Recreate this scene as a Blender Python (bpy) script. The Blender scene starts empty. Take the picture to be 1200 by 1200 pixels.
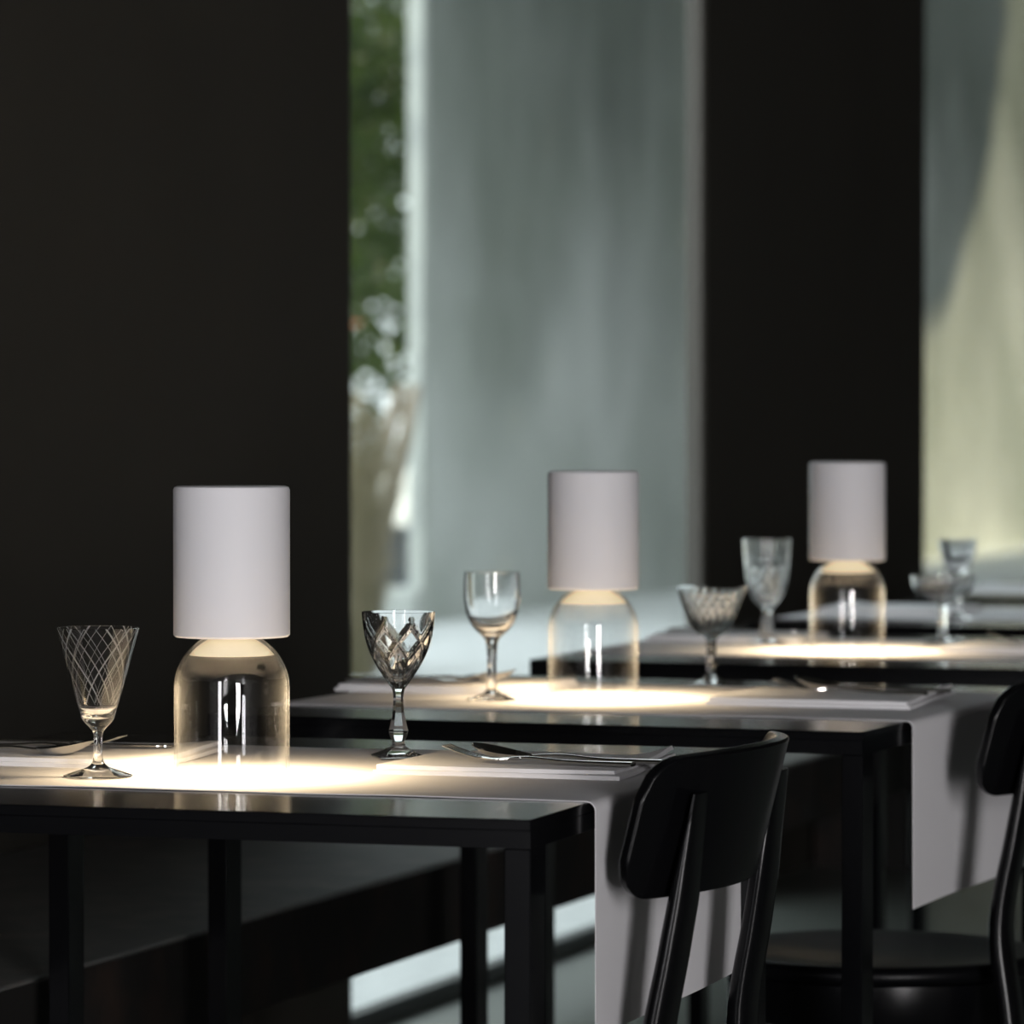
import bpy, bmesh, math, random
from mathutils import Vector, Matrix
PI = math.pi
rnd = random.Random(7)
sc = bpy.context.scene
COL = sc.collection

# ------------------------------------------------------------------ camera, world, sun, daylight
cd = bpy.data.cameras.new('camera'); cam = bpy.data.objects.new('camera', cd); COL.objects.link(cam)
cam.location = (0, 0, 1.087)
cam.rotation_euler = (math.radians(90) - math.atan(110 / 5000), 0, math.radians(19.2))
cd.sensor_width = 36; cd.lens = 150; cd.clip_start = .05; cd.clip_end = 300
cd.dof.use_dof = True; cd.dof.focus_distance = 4.15; cd.dof.aperture_fstop = 7.0; cd.dof.aperture_blades = 0
sc.camera = cam
W = bpy.data.worlds.new('sky'); sc.world = W; W.use_nodes = True
bg = W.node_tree.nodes['Background']; bg.inputs[0].default_value = (.86, .94, .98, 1); bg.inputs[1].default_value = 2.5
sd = bpy.data.lights.new('sun', 'SUN'); sd.energy = 6.4; sd.angle = math.radians(1.5); sd.color = (1, .87, .58)
sun = bpy.data.objects.new('sun', sd); COL.objects.link(sun)
SUN_DIR = Vector((-.5, -.55, -.67)).normalized()
sun.rotation_euler = SUN_DIR.to_track_quat('-Z', 'Y').to_euler()
def daylight(name, loc, w, h, L, col):
    ld = bpy.data.lights.new(name, 'AREA'); ld.shape = 'RECTANGLE'; ld.size = w; ld.size_y = h
    ld.energy = L * PI * w * h; ld.color = col
    o = bpy.data.objects.new(name, ld); COL.objects.link(o); o.location = loc
    o.rotation_euler = Vector((0, 1, 0)).to_track_quat('-Z', 'Z').to_euler()
FW = [(-2.25, -1.35), (3.0, 4.6)]           # the two tall street windows in the front wall
daylight('daylight_window_3', (-1.8, -3.72, 1.55), .88, 2.8, 10, (1, .97, 1))
daylight('daylight_window_4', (3.8, -3.72, 1.55), 1.55, 2.8, 37, (1, .965, .97))
vs = sc.view_settings; vs.view_transform = 'Standard'; vs.look = 'None'; vs.gamma = 1; vs.exposure = 0
vs.use_curve_mapping = False
cy = sc.cycles
cy.max_bounces = 16; cy.transmission_bounces = 14; cy.transparent_max_bounces = 32; cy.glossy_bounces = 6; cy.diffuse_bounces = 4
cy.sample_clamp_indirect = 8; cy.use_denoising = True

# ------------------------------------------------------------------ materials
def newmat(name):
    m = bpy.data.materials.new(name); m.use_nodes = True
    return m, m.node_tree.nodes, m.node_tree.links, m.node_tree.nodes['Principled BSDF']
def pmat(name, col, rough=.5, metal=0, spec=.5, noise=None, bump=None, coords='Object', emit=None):
    """noise=(scale, colour2, lo, hi[, stretch]) mottles the colour; bump=(scale, strength, distance)"""
    m, N, L, p = newmat(name)
    p.inputs['Base Color'].default_value = (*col, 1); p.inputs['Roughness'].default_value = rough
    p.inputs['Metallic'].default_value = metal; p.inputs['Specular IOR Level'].default_value = spec
    tc = N.new('ShaderNodeTexCoord')
    if noise:
        n = N.new('ShaderNodeTexNoise'); n.inputs['Scale'].default_value = noise[0]; n.inputs['Detail'].default_value = 5
        mp = N.new('ShaderNodeMapping'); L.new(tc.outputs[coords], mp.inputs[0]); L.new(mp.outputs[0], n.inputs['Vector'])
        if len(noise) > 4: mp.inputs['Scale'].default_value = noise[4]
        r = N.new('ShaderNodeValToRGB'); e = r.color_ramp.elements
        e[0].position = noise[2]; e[0].color = (*col, 1); e[1].position = noise[3]; e[1].color = (*noise[1], 1)
        L.new(n.outputs[0], r.inputs[0]); L.new(r.outputs[0], p.inputs['Base Color'])
    if bump:
        n = N.new('ShaderNodeTexNoise'); n.inputs['Scale'].default_value = bump[0]; n.inputs['Detail'].default_value = 4
        L.new(tc.outputs[coords], n.inputs['Vector'])
        b = N.new('ShaderNodeBump'); b.inputs['Strength'].default_value = bump[1]; b.inputs['Distance'].default_value = bump[2]
        L.new(n.outputs[0], b.inputs['Height']); L.new(b.outputs[0], p.inputs['Normal'])
    return m
def linen(name, col):
    m, N, L, p = newmat(name)
    p.inputs['Base Color'].default_value = (*col, 1); p.inputs['Roughness'].default_value = .9
    p.inputs['Specular IOR Level'].default_value = .15
    tc = N.new('ShaderNodeTexCoord'); hs = []
    for d in ('X', 'Y'):
        w = N.new('ShaderNodeTexWave'); w.bands_direction = d; w.inputs['Scale'].default_value = 320; w.inputs['Distortion'].default_value = .6
        L.new(tc.outputs['Object'], w.inputs['Vector']); hs.append(w)
    a = N.new('ShaderNodeMath'); a.operation = 'ADD'; L.new(hs[0].outputs['Fac'], a.inputs[0]); L.new(hs[1].outputs['Fac'], a.inputs[1])
    b = N.new('ShaderNodeBump'); b.inputs['Strength'].default_value = .12; b.inputs['Distance'].default_value = .0005
    L.new(a.outputs[0], b.inputs['Height']); L.new(b.outputs[0], p.inputs['Normal'])
    return m
def thin_glass(name, f0=.045, tint=(1, 1, 1), haze=0):
    """clear thin-walled glass: straight-through transmission and a Schlick mirror, the same from both sides"""
    m, N, L, p = newmat(name); N.remove(p)
    g = N.new('ShaderNodeNewGeometry'); d = N.new('ShaderNodeVectorMath'); d.operation = 'DOT_PRODUCT'
    L.new(g.outputs['Normal'], d.inputs[0]); L.new(g.outputs['Incoming'], d.inputs[1])
    def mth(op, a, b=None):
        n = N.new('ShaderNodeMath'); n.operation = op
        for k, v in enumerate((a, b)):
            if v is None: continue
            if hasattr(v, 'node'): L.new(v, n.inputs[k])
            else: n.inputs[k].default_value = v
        return n.outputs[0]
    f = mth('ADD', mth('MULTIPLY', mth('POWER', mth('SUBTRACT', 1.0, mth('ABSOLUTE', d.outputs['Value'])), 5.0), 1 - f0), f0)
    t = N.new('ShaderNodeBsdfTransparent'); t.inputs[0].default_value = (*tint, 1)
    gl = N.new('ShaderNodeBsdfGlossy'); gl.inputs['Roughness'].default_value = 0.0
    mx = N.new('ShaderNodeMixShader'); L.new(f, mx.inputs[0]); L.new(t.outputs[0], mx.inputs[1]); L.new(gl.outputs[0], mx.inputs[2])
    if haze:       # light scattered along the long path through the wall seen edge-on
        h = mth('MULTIPLY', mth('POWER', mth('SUBTRACT', 1.0, mth('ABSOLUTE', d.outputs['Value'])), 3.0), haze)
        tr = N.new('ShaderNodeBsdfTranslucent'); tr.inputs[0].default_value = (.95, .95, .95, 1)
        m3 = N.new('ShaderNodeMixShader'); L.new(h, m3.inputs[0]); L.new(mx.outputs[0], m3.inputs[1]); L.new(tr.outputs[0], m3.inputs[2]); mx = m3
    L.new(mx.outputs[0], N['Material Output'].inputs[0])
    return m
def crystal(name, etched=False, col=(1, 1, 1)):
    m, N, L, p = newmat(name); N.remove(p)
    g = N.new('ShaderNodeBsdfGlass'); g.inputs['IOR'].default_value = 1.5; g.inputs['Roughness'].default_value = 0; g.inputs[0].default_value = (*col, 1)
    out = g.outputs[0]
    if etched:
        tc = N.new('ShaderNodeTexCoord'); sx = N.new('ShaderNodeSeparateXYZ'); L.new(tc.outputs['Object'], sx.inputs[0])
        def mth(op, *a):
            n = N.new('ShaderNodeMath'); n.operation = op
            for k, v in enumerate(a):
                if hasattr(v, 'node'): L.new(v, n.inputs[k])
                else: n.inputs[k].default_value = v
            return n.outputs[0]
        ang = mth('DIVIDE', mth('ARCTAN2', sx.outputs[1], sx.outputs[0]), 2 * PI)
        fac = None
        for n_, k_, off, wd in ((4, 13, 0., .03), (4, -13, .3, .03), (4, 13, .16, .012), (4, -13, .46, .012), (4, 11, .62, .010), (4, -11, .78, .010), (4, 9, .24, .008)):
            q = mth('FRACT', mth('ADD', mth('ADD', mth('MULTIPLY', ang, float(n_)), mth('MULTIPLY', sx.outputs[2], float(k_))), off + 20))
            ln = mth('LESS_THAN', q, wd)
            fac = ln if fac is None else mth('MAXIMUM', fac, ln)
        hi = mth('MULTIPLY', fac, mth('GREATER_THAN', sx.outputs[2], .070))
        hi = mth('MULTIPLY', hi, .30)
        df = N.new('ShaderNodeBsdfDiffuse'); df.inputs[0].default_value = (.9, .9, .9, 1)
        tr = N.new('ShaderNodeBsdfTranslucent'); tr.inputs[0].default_value = (.9, .9, .9, 1)
        m1 = N.new('ShaderNodeMixShader'); m1.inputs[0].default_value = .5; L.new(df.outputs[0], m1.inputs[1]); L.new(tr.outputs[0], m1.inputs[2])
        m2 = N.new('ShaderNodeMixShader'); L.new(hi, m2.inputs[0]); L.new(out, m2.inputs[1]); L.new(m1.outputs[0], m2.inputs[2])
        out = m2.outputs[0]
    L.new(out, N['Material Output'].inputs[0])
    return m
M = {}
M['wall'] = pmat('dark_plaster', (.036, .034, .028), .85, spec=.2, noise=(1.1, (.044, .041, .034), .3, .7), bump=(60, .15, .002))
M['ceiling'] = pmat('dark_ceiling', (.03, .028, .025), .9)
M['front'] = pmat('grey_plaster', (.10, .095, .09), .85, bump=(40, .1, .002))
M['floor'] = pmat('polished_concrete', (.150, .165, .150), .32, spec=.4, noise=(1.7, (.20, .215, .195), .35, .7), bump=(9, .05, .002))
M['bench'] = pmat('raw_dark_concrete', (.10, .10, .094), .6, spec=.4, noise=(14, (.16, .145, .13), .45, .75), bump=(70, .5, .003))
M['black'] = pmat('black_powder_coat', (.0022, .0024, .0032), .165, spec=.42, bump=(420, .05, .0004))
M['lacquer'] = pmat('black_lacquered_beech', (.0022, .0023, .003), .24, spec=.3, noise=(30, (.003, .003, .0035), .4, .6, (1, 1, .15)))
M['seat'] = pmat('black_seat_ply', (.003, .0031, .0037), .36, spec=.12)
M['linen'] = linen('white_linen', (.80, .79, .81))
M['napkin'] = linen('white_napkin_cotton', (.84, .835, .85))
M['shade'] = pmat('white_lacquered_metal', (.80, .79, .815), .55, spec=.3)
M['silver'] = pmat('polished_steel', (.62, .60, .57), .10, metal=1)
M['frame'] = pmat('grey_window_metal', (.085, .078, .068), .45, spec=.4)
M['dark_frame'] = pmat('dark_window_metal', (.05, .055, .055), .4, spec=.4)
M['pane'] = thin_glass('window_glass', .04, (.96, .98, .97))
M['dome'] = thin_glass('clear_dome_glass', .055, haze=.055)
M['crystal'] = crystal('clear_crystal'); M['etched'] = crystal('etched_crystal', True)
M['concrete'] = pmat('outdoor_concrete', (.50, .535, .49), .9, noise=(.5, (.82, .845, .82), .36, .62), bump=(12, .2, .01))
def paint_top_shade(m):      # shade painted into the upper wall colour, thinning downward in ragged tongues
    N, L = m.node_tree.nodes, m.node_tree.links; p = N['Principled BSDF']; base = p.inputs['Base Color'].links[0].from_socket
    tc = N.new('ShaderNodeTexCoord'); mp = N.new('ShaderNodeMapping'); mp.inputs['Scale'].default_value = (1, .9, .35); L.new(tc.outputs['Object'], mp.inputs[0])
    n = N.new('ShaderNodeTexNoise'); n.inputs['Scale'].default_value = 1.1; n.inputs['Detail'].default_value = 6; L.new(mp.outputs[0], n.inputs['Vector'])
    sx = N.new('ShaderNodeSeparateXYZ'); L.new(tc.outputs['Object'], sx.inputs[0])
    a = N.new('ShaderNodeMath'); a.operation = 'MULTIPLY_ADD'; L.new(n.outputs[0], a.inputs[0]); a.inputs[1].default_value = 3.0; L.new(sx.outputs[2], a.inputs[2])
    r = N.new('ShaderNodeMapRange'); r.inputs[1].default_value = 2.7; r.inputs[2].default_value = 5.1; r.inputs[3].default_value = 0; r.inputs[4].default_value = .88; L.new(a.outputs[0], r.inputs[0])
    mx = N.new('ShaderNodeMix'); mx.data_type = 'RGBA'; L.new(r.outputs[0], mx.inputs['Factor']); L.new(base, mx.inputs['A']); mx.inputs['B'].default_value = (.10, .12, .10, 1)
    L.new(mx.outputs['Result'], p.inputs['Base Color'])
paint_top_shade(M['concrete'])
M['pale'] = pmat('pale_gravel', (.74, .76, .76), .95, noise=(6, (.60, .62, .62), .5, .8), bump=(30, .6, .03))
M['stone'] = pmat('pale_stone', (.62, .64, .60), .8, noise=(5, (.5, .52, .5), .4, .7))
M['planter'] = pmat('blue_grey_planter', (.05, .065, .085), .6, noise=(8, (.07, .08, .1), .4, .7))
M['bark'] = pmat('pale_bark', (.55, .47, .38), .9, noise=(7, (.34, .28, .22), .4, .65, (1, 1, .2)), bump=(20, .5, .01))
M['roof'] = pmat('roof_felt', (.12, .12, .12), .9)
def leafmat(name, col, col2, trans=.35):
    m, N, L, p = newmat(name)
    oi = N.new('ShaderNodeTexNoise'); oi.inputs['Scale'].default_value = 3.0
    tc = N.new('ShaderNodeTexCoord'); L.new(tc.outputs['Object'], oi.inputs['Vector'])
    r = N.new('ShaderNodeValToRGB'); r.color_ramp.elements[0].position = .35; r.color_ramp.elements[1].position = .65
    r.color_ramp.elements[0].color = (*col, 1); r.color_ramp.elements[1].color = (*col2, 1); L.new(oi.outputs[0], r.inputs[0])
    L.new(r.outputs[0], p.inputs['Base Color']); p.inputs['Roughness'].default_value = .45
    t = N.new('ShaderNodeBsdfTranslucent'); L.new(r.outputs[0], t.inputs[0])
    mx = N.new('ShaderNodeMixShader'); mx.inputs[0].default_value = trans
    L.new(p.outputs[0], mx.inputs[1]); L.new(t.outputs[0], mx.inputs[2]); L.new(mx.outputs[0], N['Material Output'].inputs[0])
    return m
M['leaf'] = leafmat('dark_green_leaf', (.026, .055, .010), (.085, .130, .022))
M['straw'] = leafmat('dry_grass', (.44, .38, .26), (.30, .27, .16), .3)
M['orange'] = pmat('orange_petal', (.85, .20, .06), .6)
def lampglow(name, col, k):
    m, N, L, p = newmat(name)
    p.inputs['Base Color'].default_value = (.75, .7, .6, 1); p.inputs['Roughness'].default_value = .5
    p.inputs['Emission Color'].default_value = (*col, 1); p.inputs['Emission Strength'].default_value = k
    return m
M['opal'] = lampglow('lit_opal_glass', (1, .80, .47), .52)

# ------------------------------------------------------------------ mesh helpers
def obj(name, bm, mat, parent=None, loc=(0, 0, 0), rotz=0, smooth=None, kind=None):
    me = bpy.data.meshes.new(name); bm.normal_update(); bm.to_mesh(me); bm.free()
    me.materials.append(mat); o = bpy.data.objects.new(name, me); COL.objects.link(o)
    if parent: o.parent = parent
    o.location = loc; o.rotation_euler = (0, 0, rotz)
    if smooth:
        me.polygons.foreach_set('use_smooth', [True] * len(me.polygons))
        if smooth < 180:
            me.set_sharp_from_angle(angle=math.radians(smooth))
    if kind: o['kind'] = kind
    return o
def tag(o, label, cat, group=None):
    o['label'] = label; o['category'] = cat
    if group: o['group'] = group
    return o
def thing(name, label, cat, loc, rotz=0, group=None):
    o = bpy.data.objects.new(name, None); COL.objects.link(o); o.empty_display_size = .05
    o.location = loc; o.rotation_euler = (0, 0, rotz)
    return tag(o, label, cat, group)
def box(bm, x0, x1, y0, y1, z0, z1, bev=0, seg=1):
    vs_ = [bm.verts.new((x, y, z)) for x in (x0, x1) for y in (y0, y1) for z in (z0, z1)]
    fs = [bm.faces.new([vs_[i] for i in f]) for f in ((0, 1, 3, 2), (4, 6, 7, 5), (0, 4, 5, 1), (2, 3, 7, 6), (0, 2, 6, 4), (1, 5, 7, 3))]
    if bev:
        es = list({e for f in fs for e in f.edges})
        bmesh.ops.bevel(bm, geom=es, offset=bev, segments=seg, affect='EDGES', profile=.5)
    return bm
def B(*a, **k): return box(bmesh.new(), *a, **k)
def lathe(bm, prof, seg=64, rfn=None, closed=False):
    """prof: list of (r, z); rfn(angle, k, r, z) -> r. r==0 makes a pole."""
    rings = []
    for k, (r, z) in enumerate(prof):
        if r <= 1e-7: rings.append([bm.verts.new((0, 0, z))]); continue
        ring = []
        for i in range(seg):
            a = 2 * PI * i / seg; rr = rfn(a, k, r, z) if rfn else r
            ring.append(bm.verts.new((rr * math.cos(a), rr * math.sin(a), z)))
        rings.append(ring)
    prs = list(zip(rings, rings[1:])) + ([(rings[-1], rings[0])] if closed else [])
    for a, b in prs:
        for i in range(seg):
            j = (i + 1) % seg
            if len(a) == 1 and len(b) == 1: continue
            if len(a) == 1: bm.faces.new((a[0], b[j], b[i]))
            elif len(b) == 1: bm.faces.new((a[i], a[j], b[0]))
            else: bm.faces.new((a[i], a[j], b[j], b[i]))
    bmesh.ops.recalc_face_normals(bm, faces=bm.faces[:])
    return bm
def smooth_prof(pts, n=6):
    """Catmull-Rom through the profile points"""
    out = []
    for i in range(len(pts) - 1):
        p0 = pts[max(i - 1, 0)]; p1 = pts[i]; p2 = pts[i + 1]; p3 = pts[min(i + 2, len(pts) - 1)]
        for k in range(n):
            t = k / n
            out.append(tuple(.5 * (2 * p1[d] + (p2[d] - p0[d]) * t + (2 * p0[d] - 5 * p1[d] + 4 * p2[d] - p3[d]) * t * t + (-p0[d] + 3 * p1[d] - 3 * p2[d] + p3[d]) * t ** 3) for d in range(len(p1))))
    out.append(tuple(pts[-1]))
    return out
def sweep(bm, path, sizes, round_=.35, side=Vector((0, 1, 0))):
    """rounded-rectangle section swept along path; sizes[k]=(width along side, depth across)"""
    n = len(path); rings = []
    for k, p in enumerate(path):
        p = Vector(p); t = (Vector(path[min(k + 1, n - 1)]) - Vector(path[max(k - 1, 0)])).normalized()
        s = (side - t * side.dot(t)).normalized(); d = t.cross(s)
        w, h = sizes[k][0] / 2, sizes[k][1] / 2; ring = []
        for i in range(16):
            a = 2 * PI * (i + .5) / 16; cx, cy_ = math.cos(a), math.sin(a); e = round_ * 2
            x = math.copysign(abs(cx) ** e, cx) * w; y = math.copysign(abs(cy_) ** e, cy_) * h
            ring.append(bm.verts.new(p + s * x + d * y))
        rings.append(ring)
    for a, b in zip(rings, rings[1:]):
        for i in range(16): bm.faces.new((a[i], a[(i + 1) % 16], b[(i + 1) % 16], b[i]))
    bm.faces.new(rings[0][::-1]); bm.faces.new(rings[-1])
    bmesh.ops.recalc_face_normals(bm, faces=bm.faces[:])
    return bm
def sheet(bm, fn, nu, nv, th):
    """closed sheet of thickness th: fn(s,t) -> Vector is the top surface"""
    P = [[Vector(fn(i / nu, j / nv)) for j in range(nv + 1)] for i in range(nu + 1)]
    top = [[bm.verts.new(P[i][j]) for j in range(nv + 1)] for i in range(nu + 1)]; bot = []
    for i in range(nu + 1):
        row = []
        for j in range(nv + 1):
            du = P[min(i + 1, nu)][j] - P[max(i - 1, 0)][j]; dv = P[i][min(j + 1, nv)] - P[i][max(j - 1, 0)]
            row.append(bm.verts.new(P[i][j] - du.cross(dv).normalized() * th))
        bot.append(row)
    for i in range(nu):
        for j in range(nv):
            bm.faces.new((top[i][j], top[i + 1][j], top[i + 1][j + 1], top[i][j + 1]))
            bm.faces.new((bot[i][j], bot[i][j + 1], bot[i + 1][j + 1], bot[i + 1][j]))
    for i in range(nu):
        bm.faces.new((top[i][0], bot[i][0], bot[i + 1][0], top[i + 1][0])); bm.faces.new((top[i + 1][nv], bot[i + 1][nv], bot[i][nv], top[i][nv]))
    for j in range(nv):
        bm.faces.new((top[0][j + 1], bot[0][j + 1], bot[0][j], top[0][j])); bm.faces.new((top[nu][j], bot[nu][j], bot[nu][j + 1], top[nu][j + 1]))
    return bm
def copy_tree(o, parent=None):
    c = o.copy(); COL.objects.link(c)
    if parent: c.parent = parent
    for ch in list(o.children): copy_tree(ch, c)
    return c
def structure(o): o['kind'] = 'structure'; return o

# ------------------------------------------------------------------ the room
UW, TW, HC = -2.72, .042, 3.3
V0, V1, UR = -3.6, 15.0, 6.0
structure(obj('floor', B(UW - TW, UR + .2, V0 - .2, V1 + .2, -.12, 0), M['floor']))
structure(obj('ceiling', B(UW - TW - .2, UR + .3, V0 - .3, V1 + .3, HC, HC + .3), M['ceiling']))
# window wall: dark piers with floor-to-ceiling windows between
openings = [(6.949, 9.13), (11.17, 13.4)]
bm = bmesh.new()
for a, b in ((V0, 6.949), (9.13, 11.17), (13.4, V1)): box(bm, UW - TW, UW, a, b, 0, HC)
structure(obj('wall_left', bm, M['wall']))
for k, (a, b) in enumerate(openings):
    w = structure(obj('window_%d' % (k + 1), B(UW - .026, UW - .020, a + .012, b - .03, .035, HC - .05), M['pane']))
    for nm, args, mt in (('jamb', (UW - .041, UW - .0005, b - .03, b, 0, HC), 'frame'), ('jamb', (UW - .041, UW - .0005, a, a + .012, 0, HC), 'dark_frame'),
                         ('sill', (UW - .041, UW + .0, a + .012, b - .03, 0, .035), 'dark_frame'), ('head', (UW - .041, UW - .0005, a + .012, b - .03, HC - .05, HC), 'dark_frame')):
        obj(nm, B(*args, bev=.004), M[mt], w)
bm = bmesh.new()
for a, b in ((UW - TW, FW[0][0]), (FW[0][1], FW[1][0]), (FW[1][1], UR + .2)): box(bm, a, b, V0 - .2, V0, 0, HC)
for a, b in FW: box(bm, a, b, V0 - .2, V0, 0, .1); box(bm, a, b, V0 - .2, V0, 3.0, HC)
structure(obj('shade_wall_far', B(UW - TW, UW + .3, V1 + .2, 70, 0, 6.6), M['front']))  # unseen facade, added to keep the sun off the yard ground
structure(obj('shade_wall_upper', B(UW - TW, UW + .3, V0, V1 + .2, HC + .3, 6.6), M['front']))  # unseen upper storey, added so its shadow covers the yard
structure(obj('wall_front', bm, M['front']))
for k, (a, b) in enumerate(FW):
    bm = bmesh.new()
    for q in ((a, a + .04, .1, 3), (b - .04, b, .1, 3), (a + .04, b - .04, .1, .14), (a + .04, b - .04, 2.96, 3)): box(bm, q[0], q[1], V0 - .10, V0 - .05, q[2], q[3])
    structure(obj('window_%d' % (k + 3), bm, M['dark_frame']))
structure(obj('wall_right', B(UR, UR + .2, V0, V1, 0, HC), M['front']))
structure(obj('wall_back', B(UW, UR, V1, V1 + .2, 0, HC), M['wall']))

# wall bench: a thick concrete slab let into the window wall on piers
bench = thing('wall_bench', 'long dark rough concrete slab bench running along the window wall', 'bench', (-2.39, 2.0, 0))
obj('seat', B(-.325, .32, -3.5, 12.4, .346, .46, bev=.006, seg=2), M['bench'], bench)
M['fascia'] = pmat('raw_dark_steel', (.014, .013, .012), .6, spec=.3, noise=(9, (.034, .022, .017), .5, .75), bump=(40, .3, .002))
o = obj('fascia', B(.3202, .326, -3.5, 12.4, .342, .4565, bev=.001), M['fascia'], bench); o['label'] = 'rusty dark steel front band'
for y in (-3.0, .2, 3.4, 8.1, 10.6): obj('support', B(-.31, -.08, y - .12, y + .12, 0, .346), M['fascia'], bench)

# ------------------------------------------------------------------ outside
structure(obj('ground', B(-60, UW - TW, -30, 90, -.2, -.02), M['pale']))
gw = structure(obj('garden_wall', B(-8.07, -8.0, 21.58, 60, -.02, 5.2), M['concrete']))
structure(obj('lit_wall_end_1', B(-8.08, -7.995, 21.50, 21.58, -.02, 5.22, bev=.006), M['stone']))  # brightly lit end face of the garden wall, put in as paler colour
kb = obj('stone_block', B(-.14, .14, -.2, .2, 0, .24, bev=.04, seg=2), M['stone'], None, (-7.75, 20.45, -.02), .2)
tag(kb, 'pale stone block at the foot of the concrete wall end outside', 'stone')
pl = thing('garden_planter', 'dark blue-grey planter box outside, beside the end of the concrete wall', 'planter', (-8.62, 22.3, -.02), .1)
bm = B(-.3, .3, -.3, .3, 0, .46, bev=.01); obj('tub', bm, M['planter'], pl)
bm = B(-.32, .32, -.32, .32, .46, .5, bev=.008); obj('rim', bm, M['planter'], pl)
def leaf_cloud(bm, n, c, r, size, R):
    for _ in range(n):
        while True:
            q = Vector((R.uniform(-1, 1), R.uniform(-1, 1), R.uniform(-1, 1)))
            if .25 < q.length < 1: break
        q *= 1 if q.length > .55 else 1.5
        p = Vector(c) + Vector((q.x * r[0], q.y * r[1], q.z * r[2]))
        a = Vector((R.gauss(0, 1), R.gauss(0, 1), R.gauss(0, .7))).normalized(); b = a.cross(Vector((R.gauss(0, 1), R.gauss(0, 1), R.gauss(0, 1)))).normalized()
        s = size * R.uniform(.6, 1.3); w = s * .45
        bm.faces.new([bm.verts.new(p + v) for v in (a * -s * .5, b * w * .5 + a * -s * .05, a * s * .5, b * -w * .5 + a * -s * .05)])
def tree(name, label, loc, trunk_h, tr, clouds, size, seed, group='trees outside the windows'):
    R = random.Random(seed); t = thing(name, label, 'tree', loc, 0, group)
    bm = bmesh.new(); path = []; sz = []
    for k in range(9):
        f = k / 8; path.append((math.sin(f * 3 + seed) * .12 * f, math.cos(f * 2 + seed) * .1 * f, trunk_h * f)); d = tr * (1.25 - .6 * f) * 2; sz.append((d, d))
    sweep(bm, path, sz, .5)
    for k in range(5):
        a = k * 1.3 + seed; z = trunk_h * (.55 + .08 * k)
        sweep(bm, [(0, 0, z), (.5 * math.cos(a), .5 * math.sin(a), z + .5), (1.1 * math.cos(a), 1.1 * math.sin(a), z + .9)], [(tr, tr), (tr * .7, tr * .7), (tr * .35, tr * .35)], .5)
    obj('trunk', bm, M['bark'], t, smooth=60)
    bm = bmesh.new()
    for n, c, r in clouds: leaf_cloud(bm, n, c, r, size, R)
    obj('foliage', bm, M['leaf'], t, kind='stuff')
    return t
# shrubs and trees seen in the gap left of the concrete wall
tree('garden_tree', 'dark green leafy tree outside in the gap left of the concrete wall', (-10.6, 25.5, -.02), 3.2, .07,
     [(6000, (0, 0, 3.9), (1.7, 1.7, 1.5)), (3600, (.2, -.3, 2.5), (1.5, 1.5, 1.2)), (1500, (-.6, -1.4, 2.2), (.8, .8, .8))], .13, 3)
tree('garden_tree', 'taller dense tree behind the leafy tree, closing the garden gap', (-13.5, 30.5, -.02), 5.0, .12,
     [(8500, (0, 0, 3.6), (2.8, 2.6, 2.6)), (3000, (.6, -.8, 1.9), (2.2, 2.0, 1.7))], .2, 11)
# trees further along the yard; they shade the near part of the concrete wall
tree('garden_tree', 'broad spreading tree further along the yard whose crown shades the concrete wall', (-4.3, 30.6, -.02), 6.0, .16,
     [(4200, (0, 0, 6.3), (1.3, 3.2, 3.1)), (5200, (0, -3.4, 6.3), (1.3, 3.2, 3.1)), (2400, (-.3, -6.2, 5.8), (1.2, 2.2, 2.2)), (2800, (0, 6.9, 9.0), (1.3, 1.9, 1.5)), (1500, (0, 3.6, 7.6), (1.0, 2.2, .9))], .40, 5)
# dry ornamental grass with pale plumes
og = thing('ornamental_grass', 'clump of tall dry beige ornamental grass outside the window gap', 'grass', (-6.70, 17.0, -.02))
R = random.Random(21); bm = bmesh.new()
for _ in range(900):
    a = R.uniform(0, 2 * PI); r0 = R.uniform(0, .16); lean = R.uniform(.02, .30); h = R.uniform(.5, 1.18); w = R.uniform(.005, .013)
    d = Vector((math.cos(a), math.sin(a), 0)); s = Vector((-d.y, d.x, 0)) * w; prev = None
    for k in range(5):
        f = k / 4; c = d * (r0 + lean * f * f) + Vector((0, 0, h * (f - .22 * lean * f * f))); ww = s * (1 - .85 * f)
        cur = (bm.verts.new(c - ww), bm.verts.new(c + ww))
        if prev: bm.faces.new((prev[0], prev[1], cur[1], cur[0]))
        prev = cur
obj('blades', bm, M['straw'], og, kind='stuff')
bm = bmesh.new()
for k in range(6):
    a = k * 1.05 + .3; leaf_cloud(bm, 110, (.13 * math.cos(a), .13 * math.sin(a), .98 + .06 * (k % 3)), (.07, .07, .18), .05, R)
obj('plumes', bm, M['straw'], og, kind='stuff')
for k, (x, y, lean) in enumerate(((-6.86, 17.45, .20), (-6.80, 17.62, .16))):
    bm = bmesh.new(); sweep(bm, [(0, 0, 0), (.03, 0, .5), (lean, 0, 1.0), (lean * 1.3, .02, 1.25)], [(.10, .10), (.085, .085), (.07, .07), (.05, .05)], .5)
    o = obj('bare_trunk', bm, M['bark'], None, (x, y, -.02), 0, smooth=60)
    tag(o, ('pale bare leaning trunk nearer the dark wall edge, outside' if k == 0 else 'pale bare trunk outside beside the dry grass, closer to the concrete wall'), 'trunk', 'bare trunks in the garden gap')
fl = thing('orange_flower', 'small bright orange flower high among the dark garden leaves', 'flower', (-6.94, 17.80, -.02))
bm = bmesh.new(); sweep(bm, [(0, 0, 0), (.02, 0, .8), (0, 0, 1.52)], [(.012, .012)] * 2 + [(.007, .007)], .5); obj('stem', bm, M['leaf'], fl)
bm = bmesh.new()
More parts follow.
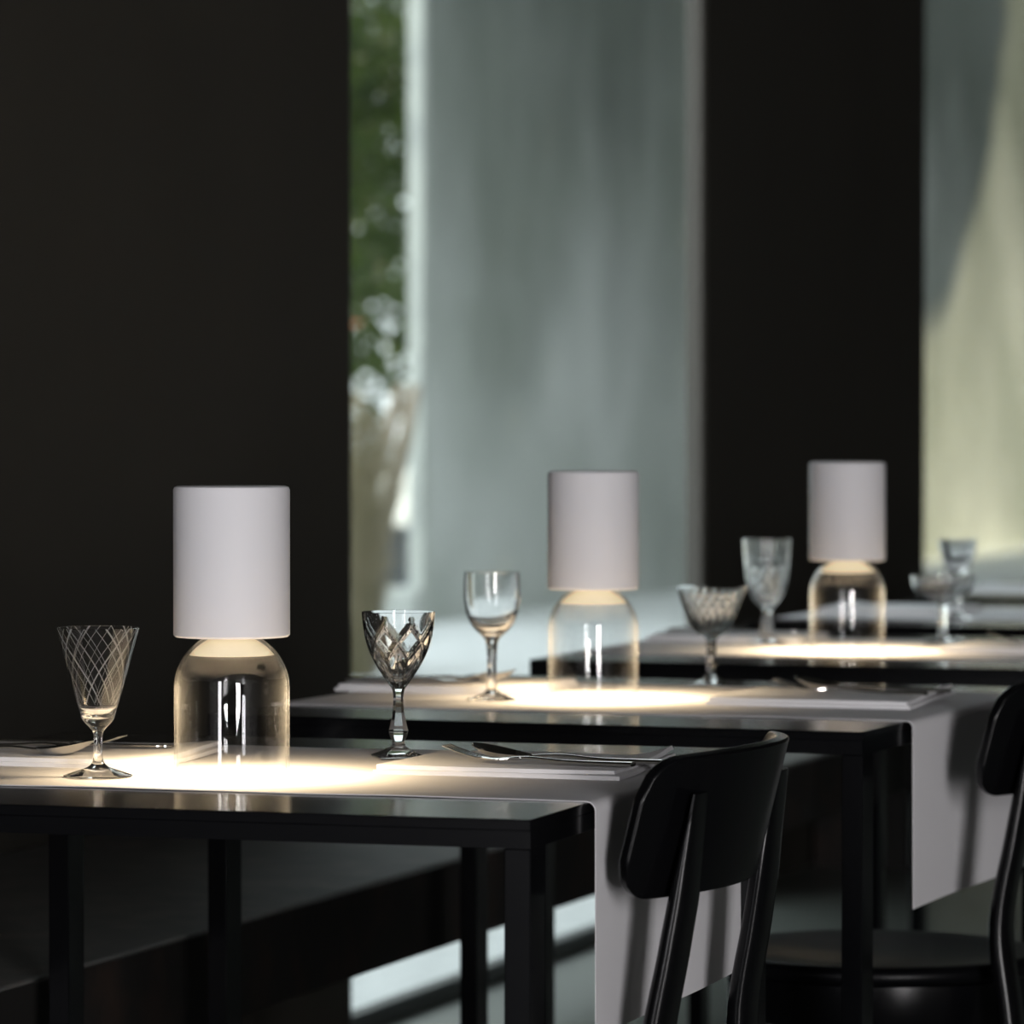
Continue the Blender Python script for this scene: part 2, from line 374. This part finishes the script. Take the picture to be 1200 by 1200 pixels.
for k in range(8):
    a = k * PI / 4; d = Vector((math.cos(a), math.sin(a), .4)); s = Vector((-d.y, d.x, 0)) * .014
    p = Vector((0, 0, 1.52)); bm.faces.new([bm.verts.new(v) for v in (p, p + d * .025 - s, p + d * .05, p + d * .025 + s)])
obj('petals', bm, M['orange'], fl)

# ------------------------------------------------------------------ tables
TT = .74
def make_table():
    t = thing('dining_table', '', 'table', (0, 0, 0), 0, 'black dining tables')
    obj('tabletop', B(-.4, .4, -.415, .415, TT - .010, TT, bev=.0007), M['black'], t)
    bm = bmesh.new()
    for q in ((-.4, .4, -.415, -.391), (-.4, .4, .391, .415), (-.4, -.376, -.391, .391), (.376, .4, -.391, .391)): box(bm, *q, TT - .0255, TT - .01005)
    obj('apron', bm, M['black'], t)
    for sx in (-1, 1):
        for sy in (-1, 1):
            x0, x1 = sorted((sx * .4, sx * .376)); y0, y1 = sorted((sy * .415, sy * .372))
            obj('leg', B(x0, x1, y0, y1, 0, TT - .0257, bev=.001), M['black'], t)
    return t
def corner_centre(cx, cy_, rot, sx):
    c, s = math.cos(rot), math.sin(rot); x, y = -sx * .4, .415
    return (cx + x * c - y * s, cy_ + x * s + y * c)
R_ = math.radians
tabs = [(corner_centre(-1.195, 3.480, R_(1.6), 1), R_(1.6), 'nearest black table, with the largest lamp, at the front left'),
        (corner_centre(-1.183, 4.575, R_(-2.2), 1), R_(-2.2), 'second black table from the camera, carrying the middle lamp'),
        ((-1.593, 6.215), 0, 'third black table, carrying the smallest, farthest lamp'),
        ((-1.60, 7.37), R_(-1), 'fourth black table, without a lamp, behind the farthest lamp'),
        ((-1.60, 8.52), 0, 'farthest black table at the right edge, bare of glasses')]
proto = make_table(); tables = []
for i, (c, r, lab) in enumerate(tabs):
    o = proto if i == 0 else copy_tree(proto)
    o.location = (c[0], c[1], 0); o.rotation_euler = (0, 0, r); o['label'] = lab; tables.append(o)
# runners: linen across each table between the two seats, hanging over the aisle end
def runner(i, v0, v1, label):
    c, r, _ = tabs[i]; rr = .009; L0, L1, dr = -.40, .40, .214; g = random.Random(40 + i); ph = g.uniform(0, 6)
    segs = [(-.4 - .0025 - rr, -.05)]
    prof = [(L0 - .004, TT - .045), (L0 - .004, TT - rr)] + [(L0 - .004 + rr * (1 - math.cos(a)), TT + .0013 - rr + rr * math.sin(a)) for a in (.4, .8, 1.2, PI / 2)]
    n = 46; prof += [(L0 + rr + (L1 - L0 - 2 * rr) * k / n, TT + .0012) for k in range(1, n)]
    prof += [(L1 + .008 - rr * (1 - math.sin(a)), TT + .0013 - rr + rr * math.cos(a)) for a in (0, .4, .8, 1.2, PI / 2)]
    prof += [(L1 + .008 - .0015 * k / 10, TT - rr - (dr - rr) * k / 10) for k in range(1, 11)]
    N_ = len(prof) - 1
    def fn(s, t):
        k = s * N_; a = prof[int(round(k))]; y = v0 + (v1 - v0) * t
        wob = .0022 * math.sin(a[0] * 19 + ph) * (1 if t < .5 else -.7) + .0015 * math.sin(a[0] * 41 + ph * 2)
        x = a[0]; hang = max(0, (TT - .02 - a[1])) / .2
        if x > 0: x += hang * .002 * (1 + math.sin(t * 7 + ph))
        z = a[1]
        if hang == 0 and abs(x) < .37: z += .0003 * (1 + math.sin(x * 23 + ph) * math.sin(t * 9 + ph)) * min(1, (.39 - abs(x)) * 20)
        return (x, y + wob - hang * .004 * (1 if t < .5 else -1), z)
    o = obj('table_runner', sheet(bmesh.new(), fn, N_, 26, .0009), M['linen'], None, (c[0], c[1], 0), r, smooth=60)
    return tag(o, label, 'tablecloth', 'white linen runners')
runner(0, -.240, .275, 'white linen runner across the nearest table, hanging behind the nearest chair')
runner(1, -.240, .275, 'white linen runner across the second table, hanging beside the rear chair')
runner(2, -.240, .275, 'white linen runner across the third table under the farthest lamp')
runner(3, -.240, .275, 'white linen runner on the fourth table behind the farthest lamp')
runner(4, -.240, .275, 'white linen runner on the farthest table by the right edge')

# ------------------------------------------------------------------ lamps
ZT = TT + .0019            # top of the cloth
def make_lamp():
    t = thing('table_lamp', '', 'lamp', (0, 0, 0), 0, 'white shaded glass table lamps')
    r0, zs = .0556, .085
    dome_o = [(r0, .0)] + [(r0, zs * k / 4) for k in range(1, 5)] + [(r0 * math.cos(a), zs + r0 * math.sin(a)) for a in [PI / 2 * k / 16 for k in range(1, 16)]] + [(0, zs + r0)]
    r1 = r0 - .0024
    dome_i = [(0, zs + r1)] + [(r1 * math.cos(a), zs + r1 * math.sin(a)) for a in [PI / 2 * k / 16 for k in range(15, 0, -1)]] + [(r1, zs * k / 4) for k in range(4, 0, -1)] + [(r1, 0)]
    bm = bmesh.new(); lathe(bm, dome_o + dome_i + [(r0, 0)], 96); bmesh.ops.remove_doubles(bm, verts=bm.verts[:], dist=1e-6); bmesh.ops.recalc_face_normals(bm, faces=bm.faces[:])
    obj('glass_dome', bm, M['dome'], t, smooth=50)
    R0, b, h = .0562, .1345, .280
    pr = [(R0 - .002, b)] + [(R0, b + .002), (R0, h - .004), (R0 - .0012, h - .0012), (R0 - .004, h), (0, h), (0, h - .004), (R0 - .0035, h - .005), (R0 - .0035, b + .001)]
    bm = bmesh.new(); lathe(bm, pr + [(R0 - .002, b)], 96); bmesh.ops.remove_doubles(bm, verts=bm.verts[:], dist=1e-6); bmesh.ops.recalc_face_normals(bm, faces=bm.faces[:])
    obj('lamp_shade', bm, M['shade'], t, smooth=40)
    rd = r1 - .0012; a0 = math.asin((.117 - zs) / rd)
    pr = [(rd * math.cos(a0 + (PI / 2 - a0) * k / 10), zs + rd * math.sin(a0 + (PI / 2 - a0) * k / 10)) for k in range(10)] + [(0, zs + rd)]
    bm = bmesh.new(); lathe(bm, pr, 64)
    o = obj('light_diffuser', bm, M['opal'], t, smooth=60); o['label'] = 'glowing cream opal cap inside the dome'
    bm = bmesh.new(); lathe(bm, [(0, .139), (.034, .139), (.034, .150), (0, .150)], 32); obj('lamp_socket', bm, M['shade'], t)
    return t
lamps = [(-1.6066, 3.792, 'nearest and largest-looking white cylinder lamp on a clear glass dome'),
         (-1.635, 5.000, 'middle white cylinder lamp with glass dome, on the second table'),
         (-1.610, 6.135, 'farthest white cylinder lamp with glass dome, against the dark pier')]
proto = make_lamp()
for i, (x, y, lab) in enumerate(lamps):
    o = proto if i == 0 else copy_tree(proto)
    o.location = (x, y, ZT); o['label'] = lab
    if i: continue            # the copies carry the first lamp's light with them
    ld = bpy.data.lights.new('lamp_light', 'AREA'); ld.shape = 'DISK'; ld.size = .06; ld.energy = 1.9; ld.color = (1, .76, .46); ld.spread = math.radians(145)
    l = bpy.data.objects.new('lamp_light', ld); COL.objects.link(l); l.parent = o; l.location = (0, 0, .114)

# ------------------------------------------------------------------ stemware
def stemware(name, outer, inner, x, y, label, mat='crystal', seg=96, rfn=None, facet=0, foot=None, sm=45, part_names=None, n=5):
    """outer: foot centre -> rim, inner: rim -> bowl bottom; one closed body of glass"""
    po = [(0, 0)] + smooth_prof(outer, n); pi_ = smooth_prof(inner, n); pi_[-1] = (0, pi_[-1][1])
    bm = bmesh.new(); lathe(bm, po + pi_, seg, rfn); bmesh.ops.recalc_face_normals(bm, faces=bm.faces[:])
    o = obj(name, bm, M[mat], None, (x, y, ZT + .0002), rnd.uniform(0, 1) if foot is None else foot, smooth=sm)
    return tag(o, label, 'glass', 'stemmed glasses on the tables')
def facets(n):
    def f(a):
        q = (a % (2 * PI / n)) - PI / n
        return math.cos(PI / n) / math.cos(q)
    return f
F8, F6, F4 = facets(8), facets(6), facets(4)
def tri(x): x = x - math.floor(x); return 1 - abs(2 * x - 1)
# 1 tall cone with etched lines
stemware('etched_goblet', [(.0325, .0), (.0330, .0014), (.024, .0045), (.010, .0095), (.0050, .016), (.0042, .028), (.0048, .042), (.0085, .0475), (.0145, .054), (.0172, .061), (.0215, .076), (.0270, .096), (.0328, .118), (.0397, .1432)],
         [(.0389, .1435), (.0319, .118), (.0261, .096), (.0204, .076), (.0172, .0655), (.012, .0590), (.006, .0570), (0, .0567)], -1.725, 3.742,
         'clear conical stemmed glass etched with crossing lines, left of the nearest lamp', 'etched', 128, None, 0, .4)
# 2 diamond-cut goblet with faceted stem and squared foot
def cut_b(a, k, r, z):
    if z < .0115: return r * (1 + (F4(a + .55) * 1.22 - 1) * min(1, (r / .012)))
    if z < .072: return r * F6(a) if r < .02 else r
    if k > KB: return r
    if z < .137:
        u = a * 8 / (2 * PI); w = (z - .085) / .030
        if z > .100: d = min(tri(u + w * .9), tri(u - w * .9)); return r - .0011 * max(0, 1 - d / .16)
        return r * (1 + (F8(a) * 1.03 - 1) * min(1, (.102 - z) / .012)) - .0009 * max(0, 1 - tri(u * 2) / .18)
    return r
OB = [(.0265, .0), (.027, .0025), (.018, .0060), (.008, .0115), (.0062, .0165), (.0078, .0195), (.0098, .026), (.0085, .033), (.0062, .045), (.0052, .058), (.0060, .068), (.010, .075), (.0175, .086), (.026, .100), (.0325, .116), (.0358, .132), (.0374, .1483)]
KB = 8 * (len(OB) - 1) + 1
stemware('cut_goblet', OB, [(.0364, .1486), (.0340, .132), (.0302, .116), (.0236, .101), (.0152, .0885), (.007, .0805), (0, .0785)], -1.5325, 4.050,
         'diamond-cut crystal goblet with faceted stem and squared foot, on the nearest table', 'crystal', 192, cut_b, 0, .35, 28, n=8)
# 3 plain round wine glass
stemware('wine_glass', [(.0305, .0), (.0308, .0014), (.022, .004), (.010, .009), (.0062, .016), (.0054, .035), (.0062, .060), (.0078, .072), (.0125, .0785), (.0225, .088), (.0305, .103), (.0340, .122), (.0345, .138), (.0336, .1565)],
         [(.0328, .1568), (.0336, .138), (.0330, .122), (.0294, .104), (.021, .0905), (.011, .0835), (0, .0815)], -1.740, 4.922,
         'plain round-bowled wine glass left of the middle lamp', 'crystal', 96, lambda a, k, r, z: r * F8(a) if .018 < z < .07 and r < .01 else r)
# 4 textured coupe
def cut_d(a, k, r, z):
    if z < .060: return r * F6(a) if .012 < z and r < .012 else r
    if k > 78: return r
    u = a * 22 / (2 * PI); w = (z - .06) / .016
    return r - .0011 * max(0, 1 - min(tri(u + w), tri(u - w)) / .35) if z < .121 else r
stemware('textured_coupe', [(.0270, .0), (.0273, .0016), (.018, .004), (.009, .009), (.0064, .016), (.0062, .035), (.0070, .048), (.0064, .056), (.010, .062), (.020, .068), (.0300, .082), (.0375, .102), (.0425, .117), (.0468, .127)],
         [(.0456, .1272), (.0405, .116), (.0352, .102), (.0276, .084), (.018, .0725), (.009, .0675), (0, .0665)], -1.5725, 5.300,
         'wide diamond-textured coupe glass right of the middle lamp', 'crystal', 176, cut_d, 0, .1, 30, n=6)
# 5 cut flute goblet
def cut_e(a, k, r, z):
    if z < .052: return r * F6(a) if z > .008 and r < .02 else r
    if k > 78: return r
    u = a * 14 / (2 * PI); w = (z - .05) / .018
    return r - .0014 * max(0, 1 - min(tri(u + w), tri(u - w)) / .4) if z < .118 else r - .0004 * (1 - tri(u * 2))
stemware('cut_wine_goblet', [(.0300, .0), (.0302, .002), (.020, .005), (.0125, .010), (.0098, .022), (.0075, .038), (.0066, .048), (.010, .0545), (.018, .063), (.0265, .078), (.0320, .098), (.0345, .120), (.0358, .140), (.0368, .160)],
         [(.0358, .1602), (.0348, .140), (.0332, .120), (.0300, .099), (.0240, .0815), (.0155, .0685), (.008, .0635), (0, .0625)], -1.780, 6.300,
         'tall frosted-looking cut goblet left of the farthest lamp', 'crystal', 168, cut_e, 0, .2, 30, n=6)
# 6 shallow wide coupe
def cut_f(a, k, r, z):
    if z < .062: return r * F6(a) if .012 < z and r < .012 else r
    if k > 66: return r
    u = a * 20 / (2 * PI); w = (z - .06) / .012
    return r - .0012 * max(0, 1 - min(tri(u + w), tri(u - w)) / .4)
stemware('cut_coupe', [(.0300, .0), (.0303, .0016), (.019, .004), (.009, .009), (.0062, .018), (.0056, .036), (.0060, .054), (.0100, .061), (.0250, .068), (.0400, .076), (.0470, .087), (.0492, .1035)],
         [(.0480, .1037), (.0456, .0875), (.0385, .0790), (.0240, .0715), (.011, .0670), (0, .0662)], -1.528, 6.400,
         'shallow cut crystal coupe right of the farthest lamp', 'crystal', 160, cut_f, 0, 0, 30, n=6)
# 7 coupe on the fourth table
stemware('saucer_glass', [(.0290, .0), (.0293, .0016), (.018, .004), (.009, .009), (.006, .018), (.0056, .040), (.0062, .066), (.012, .078), (.0200, .088), (.0262, .102), (.0310, .120), (.0335, .136)],
         [(.0325, .1362), (.0298, .120), (.0250, .104), (.0185, .092), (.010, .0845), (0, .083)], -1.691, 7.190,
         'small flared glass on the fourth table, glinting against the bright wall', 'crystal', 96)

# ------------------------------------------------------------------ napkins and cutlery
def napkin(cx, cy_, rot, wx, wy, label, seed, curl=1):
    """folded cotton napkin: a stack of three loose layers, one corner lifting (curl: +1 right end, -1 left end)"""
    g = random.Random(seed); bm = bmesh.new()
    for lay in range(2):
        p1, p2 = g.uniform(0, 6), g.uniform(0, 6); ins = (.0, .004)[lay]; th = .0042
        def fn(s, t, lay=lay, p1=p1, p2=p2, ins=ins):
            x = (s - .5) * (wx - ins * 2) + .002 * math.sin(t * 5 + p1); y = (t - .5) * (wy - ins * 2) + .002 * math.sin(s * 6 + p2)
            e = min(1, (.5 - abs(s - .5)) * 2 / .05, (.5 - abs(t - .5)) * 2 / .06)
            z = .0005 + (lay + 1) * .0045 - (1 - e) ** 2 * .0012 + .0006 * lay * math.sin(s * 7 + p1) * e
            q = s if curl > 0 else 1 - s
            z += abs(curl) * (.0075 + .003 * lay) * max(0, (q - .80) / .2) ** 2 * t ** 1.5
            return (x, y, z)
        sheet(bm, fn, 40, 26, th)
    o = obj('napkin', bm, M['napkin'], None, (cx, cy_, ZT), rot, smooth=60)
    return tag(o, label, 'napkin', 'folded white napkins')
def fork_bm():
    bm = bmesh.new(); Lh = .195
    def zc(x):  # side profile along the length, tip end at x=0
        return .0030 + .013 * max(0, (.060 - x) / .060) ** 1.7 + .003 * math.exp(-((x - .085) / .03) ** 2)
    pts = [(.062 + (Lh - .062) * k / 22) for k in range(23)]
    path = [(x, 0, zc(x)) for x in pts]; szs = []
    for x in pts:
        f = (x - .062) / (Lh - .062); w = .018 * max(0, 1 - f / .12) + .0065 + .0085 * max(0, (f - .45) / .55) ** 1.3
        szs.append((w, .0026 + .0022 * f))
    sweep(bm, path, szs, .42)
    path = [(x, 0, zc(x)) for x in (.040, .046, .052, .058, .064)]; sweep(bm, path, [(.0235, .0020), (.0245, .0022), (.0245, .0022), (.023, .0024), (.0195, .0026)], .42)
    for k in range(4):
        y = (k - 1.5) * .0063; xs = [.0 + .042 * q / 8 for q in range(9)]
        sweep(bm, [(x, y * (.94 + .06 * x / .04), zc(x)) for x in xs], [(.0016 + .0024 * min(1, q / 3), .0018) for q in range(9)], .42)
    return bm
def spoon_bm():
    bm = bmesh.new(); Lh = .200; Lb = .062
    def zc(x): return .0030 + .003 * math.exp(-((x - .09) / .03) ** 2) + (.0105 * max(0, (Lb - x) / Lb) ** 1.4)
    pts = [(Lb - .004 + (Lh - Lb + .004) * k / 20) for k in range(21)]
    szs = [(.0062 + .0095 * max(0, ((x - Lb) / (Lh - Lb) - .45) / .55) ** 1.3, .0028 + .0020 * (x - Lb) / (Lh - Lb)) for x in pts]
    sweep(bm, [(x, 0, zc(x)) for x in pts], szs, .42)
    def fn(s, t):
        x = s * Lb; hw = .0205 * math.sin(PI * min(1, max(0.001, s)) ** .80) ** .62 + .0006
        y = (t - .5) * 2 * hw; e = 1 - (2 * t - 1) ** 2
        return (x, y, zc(x) + .0022 - .0085 * e * math.sin(PI * s) ** .8)
    sheet(bm, fn, 18, 12, .0012)
    return bm
def knife_bm():
    bm = bmesh.new(); Lh = .215
    def fn(s, t):
        x = s * .115; up = .0105 * (1 - (1 - min(1, s / .22)) ** 2.2) ** .5 if s < .22 else .0105
        return (x, -.0095 + (.0095 + up) * t, .0030 + .0004 * t)
    sheet(bm, fn, 18, 4, .0014)
    pts = [.110 + (Lh - .110) * k / 14 for k in range(15)]
    sweep(bm, [(x, 0, .0038) for x in pts], [(.0085 + .008 * max(0, k / 14 - .3), .0050) for k in range(15)], .42)
    return bm
PROTO = {}
def cutlery(kind, x, y, z, rot, label, group, tilt=0):
    if kind not in PROTO:
        o = obj(kind, {'fork': fork_bm, 'spoon': spoon_bm, 'knife': knife_bm}[kind](), M['silver'], smooth=50); PROTO[kind] = o
    else:
        o = PROTO[kind].copy(); COL.objects.link(o)
    o.location = (x, y, ZT + z); o.rotation_euler = (0, tilt, rot)
    return tag(o, label, kind, group)
ZN = .0104
G = 'silver cutlery laid on the napkins'
napkin(-1.366, 3.966, R_(1), .25, .20, 'folded white napkin with fork and spoon, right end of the nearest table', 1)
cutlery('fork', -1.428, 3.905, ZN, R_(-3), 'silver fork in front of the spoon, right napkin of the nearest table', G)
cutlery('spoon', -1.414, 3.945, ZN, R_(-4), 'silver spoon with dark bowl behind the fork, right napkin of the nearest table', G)
napkin(-1.868, 3.940, R_(3), .30, .22, 'folded white napkin behind the etched glass, left end of the nearest table', 2, .4)
cutlery('spoon', -1.786, 3.866, ZN, R_(185), 'silver spoon left of the etched glass, its warm bowl turned right', G)
cutlery('fork', -1.776, 3.915, ZN, R_(183), 'silver fork behind the warm spoon bowl, left of the etched glass', G)
cutlery('knife', -1.742, 3.965, ZN, R_(182), 'thin silver knife passing behind the etched glass stem', G)
napkin(-1.340, 5.026, R_(-2), .255, .205, 'folded white napkin on the right end of the second table', 3)
cutlery('fork', -1.412, 5.035, ZN, R_(-6), 'silver fork nearer the camera, right napkin of the second table', G)
cutlery('spoon', -1.398, 5.080, ZN + .0012, R_(-7), 'silver spoon farther back, right napkin of the second table', G)
napkin(-1.858, 5.120, R_(-2), .255, .205, 'folded white napkin behind the plain wine glass, second table', 4, -.6)
cutlery('spoon', -1.775, 5.110, ZN, R_(184), 'silver spoon beside the plain wine glass stem on the second table', G)
cutlery('fork', -1.790, 5.060, ZN, R_(181), 'silver fork left of the plain wine glass on the second table', G)
napkin(-1.340, 6.240, 0, .255, .21, 'folded white napkin on the right end of the third table', 5)
cutlery('fork', -1.420, 6.240, ZN, R_(-5), 'silver fork on the right napkin of the third table', G)
napkin(-1.855, 6.400, 0, .25, .17, 'folded white napkin behind the middle lamp dome, left end of the third table', 6, -.6)
cutlery('knife', -1.760, 6.430, ZN, R_(181), 'pale silver knife on the left napkin of the third table', G)
napkin(-1.850, 7.420, 0, .25, .22, 'folded white napkin on the fourth table, left of the flared glass', 7, -.6)
napkin(-1.400, 7.380, 0, .26, .22, 'folded white napkin on the fourth table, right of the flared glass', 8)

# ------------------------------------------------------------------ chairs
def make_chair():
    """local frame: seat centre at the origin, back towards +x, 0.45 m seat"""
    t = thing('dining_chair', '', 'chair', (0, 0, 0), 0, 'black bentwood chairs')
    bm = bmesh.new(); seg = 72; prof = [(0, .440), (.05, .4405), (.10, .443), (.150, .4475), (.180, .4505), (.192, .4495), (.198, .444), (.198, .436), (.193, .430), (.17, .428), (0, .428)]
    lathe(bm, prof, seg)
    for v in bm.verts:
        if v.co.x < 0: v.co.x *= 1.04
        v.co.y *= 1.0 + .05 * (-v.co.x / .2)
    obj('seat', bm, M['seat'], t, smooth=50)
    bm = bmesh.new(); lathe(bm, [(.186, .4275), (.186, .378), (.183, .375), (.168, .375), (.166, .378), (.166, .4275), (.186, .4275)], seg)
    bmesh.ops.remove_doubles(bm, verts=bm.verts[:], dist=1e-6)
    obj('seat_ring', bm, M['lacquer'], t, smooth=50)
    def xb(z): return .205 + .25 * (z - .655) - .10 * max(0, .655 - z) * 0
    K = 1.46
    # bent backrest panel with rounded corners
    hw, z0, z1, rc, th = .20, .652, .780, .036, .012
    def fn(s, q):
        y = (s - .5) * 2 * hw; zz = q
        ay = abs(y); inset = 0
        if ay > hw - rc: inset = rc - math.sqrt(max(0, rc * rc - (ay - (hw - rc)) ** 2))
        zlo, zhi = z0 + inset, z1 - inset + .004 * math.cos(y / hw * PI / 2)
        z = zlo + (zhi - zlo) * zz
        bow = K * y * y - .0145
        return (xb(z) - bow, y, z)
    bm = bmesh.new(); sheet(bm, fn, 56, 10, th)
    bmesh.ops.recalc_face_normals(bm, faces=bm.faces[:])
    o = obj('backrest', bm, M['lacquer'], t, smooth=55)
    bv = o.modifiers.new('soft_edge', 'BEVEL'); bv.width = .003; bv.segments = 2; bv.limit_method = 'ANGLE'; bv.angle_limit = R_(50)
    for s in (-1, 1):
        ys = .135; tk = .021; x_at = lambda z: xb(z) - K * ys * ys + .0145 + tk / 2 * (1 - .75 * max(0, z - .65) / .098) + .0003
        pts = smooth_prof([(.235, .158, 0), (.212, .153, .22), (.190, .147, .40), (.178, .142, .50), (x_at(.60) + .004, .138, .60), (x_at(.655), ys, .655), (x_at(.70), ys, .70), (x_at(.748), ys, .748)], 5)
        szs = []
        for p in pts:
            f = p[2] / .78; szs.append((.060 - .014 * abs(f - .7) - .012 * max(0, (p[2] - .66) / .09), (.026 - .005 * max(0, min(1, (p[2] - .45) / .20)) - .0158 * max(0, (p[2] - .65) / .098))))
        bm = bmesh.new(); sweep(bm, [(p[0], s * p[1], p[2]) for p in pts], szs, .36); obj('leg', bm, M['lacquer'], t, smooth=60)
        bm = bmesh.new(); sweep(bm, [(-.165, s * .150, 0), (-.150, s * .135, .20), (-.138, s * .120, .374)], [(.028, .028), (.034, .034), (.040, .040)], .45); obj('leg', bm, M['lacquer'], t, smooth=60)
    bm = bmesh.new(); ring = [(.165 * math.cos(a) + .01, .145 * math.sin(a), .21) for a in [2 * PI * k / 40 for k in range(40)]]
    n = len(ring); rows = []
    for k in range(n):
        p = Vector(ring[k]); tn = (Vector(ring[(k + 1) % n]) - Vector(ring[k - 1])).normalized(); sd_ = tn.cross(Vector((0, 0, 1)))
        rows.append([bm.verts.new(p + sd_ * .009 * math.cos(b) + Vector((0, 0, .009 * math.sin(b)))) for b in [2 * PI * q / 8 for q in range(8)]])
    for k in range(n):
        for q in range(8): bm.faces.new((rows[k][q], rows[k][(q + 1) % 8], rows[(k + 1) % n][(q + 1) % 8], rows[(k + 1) % n][q]))
    bmesh.ops.recalc_face_normals(bm, faces=bm.faces[:]); obj('stretcher', bm, M['lacquer'], t, smooth=60)
    return t
ch = make_chair(); ch.location = (-1.326, 3.835, 0); ch.rotation_euler = (0, 0, R_(0)); ch['label'] = 'nearest black bentwood chair with curved backrest, tucked under the nearest table'
c2 = copy_tree(ch); c2.location = (-1.262, 4.975, 0); c2['label'] = 'black bentwood chair at the second table, cut by the right picture edge'
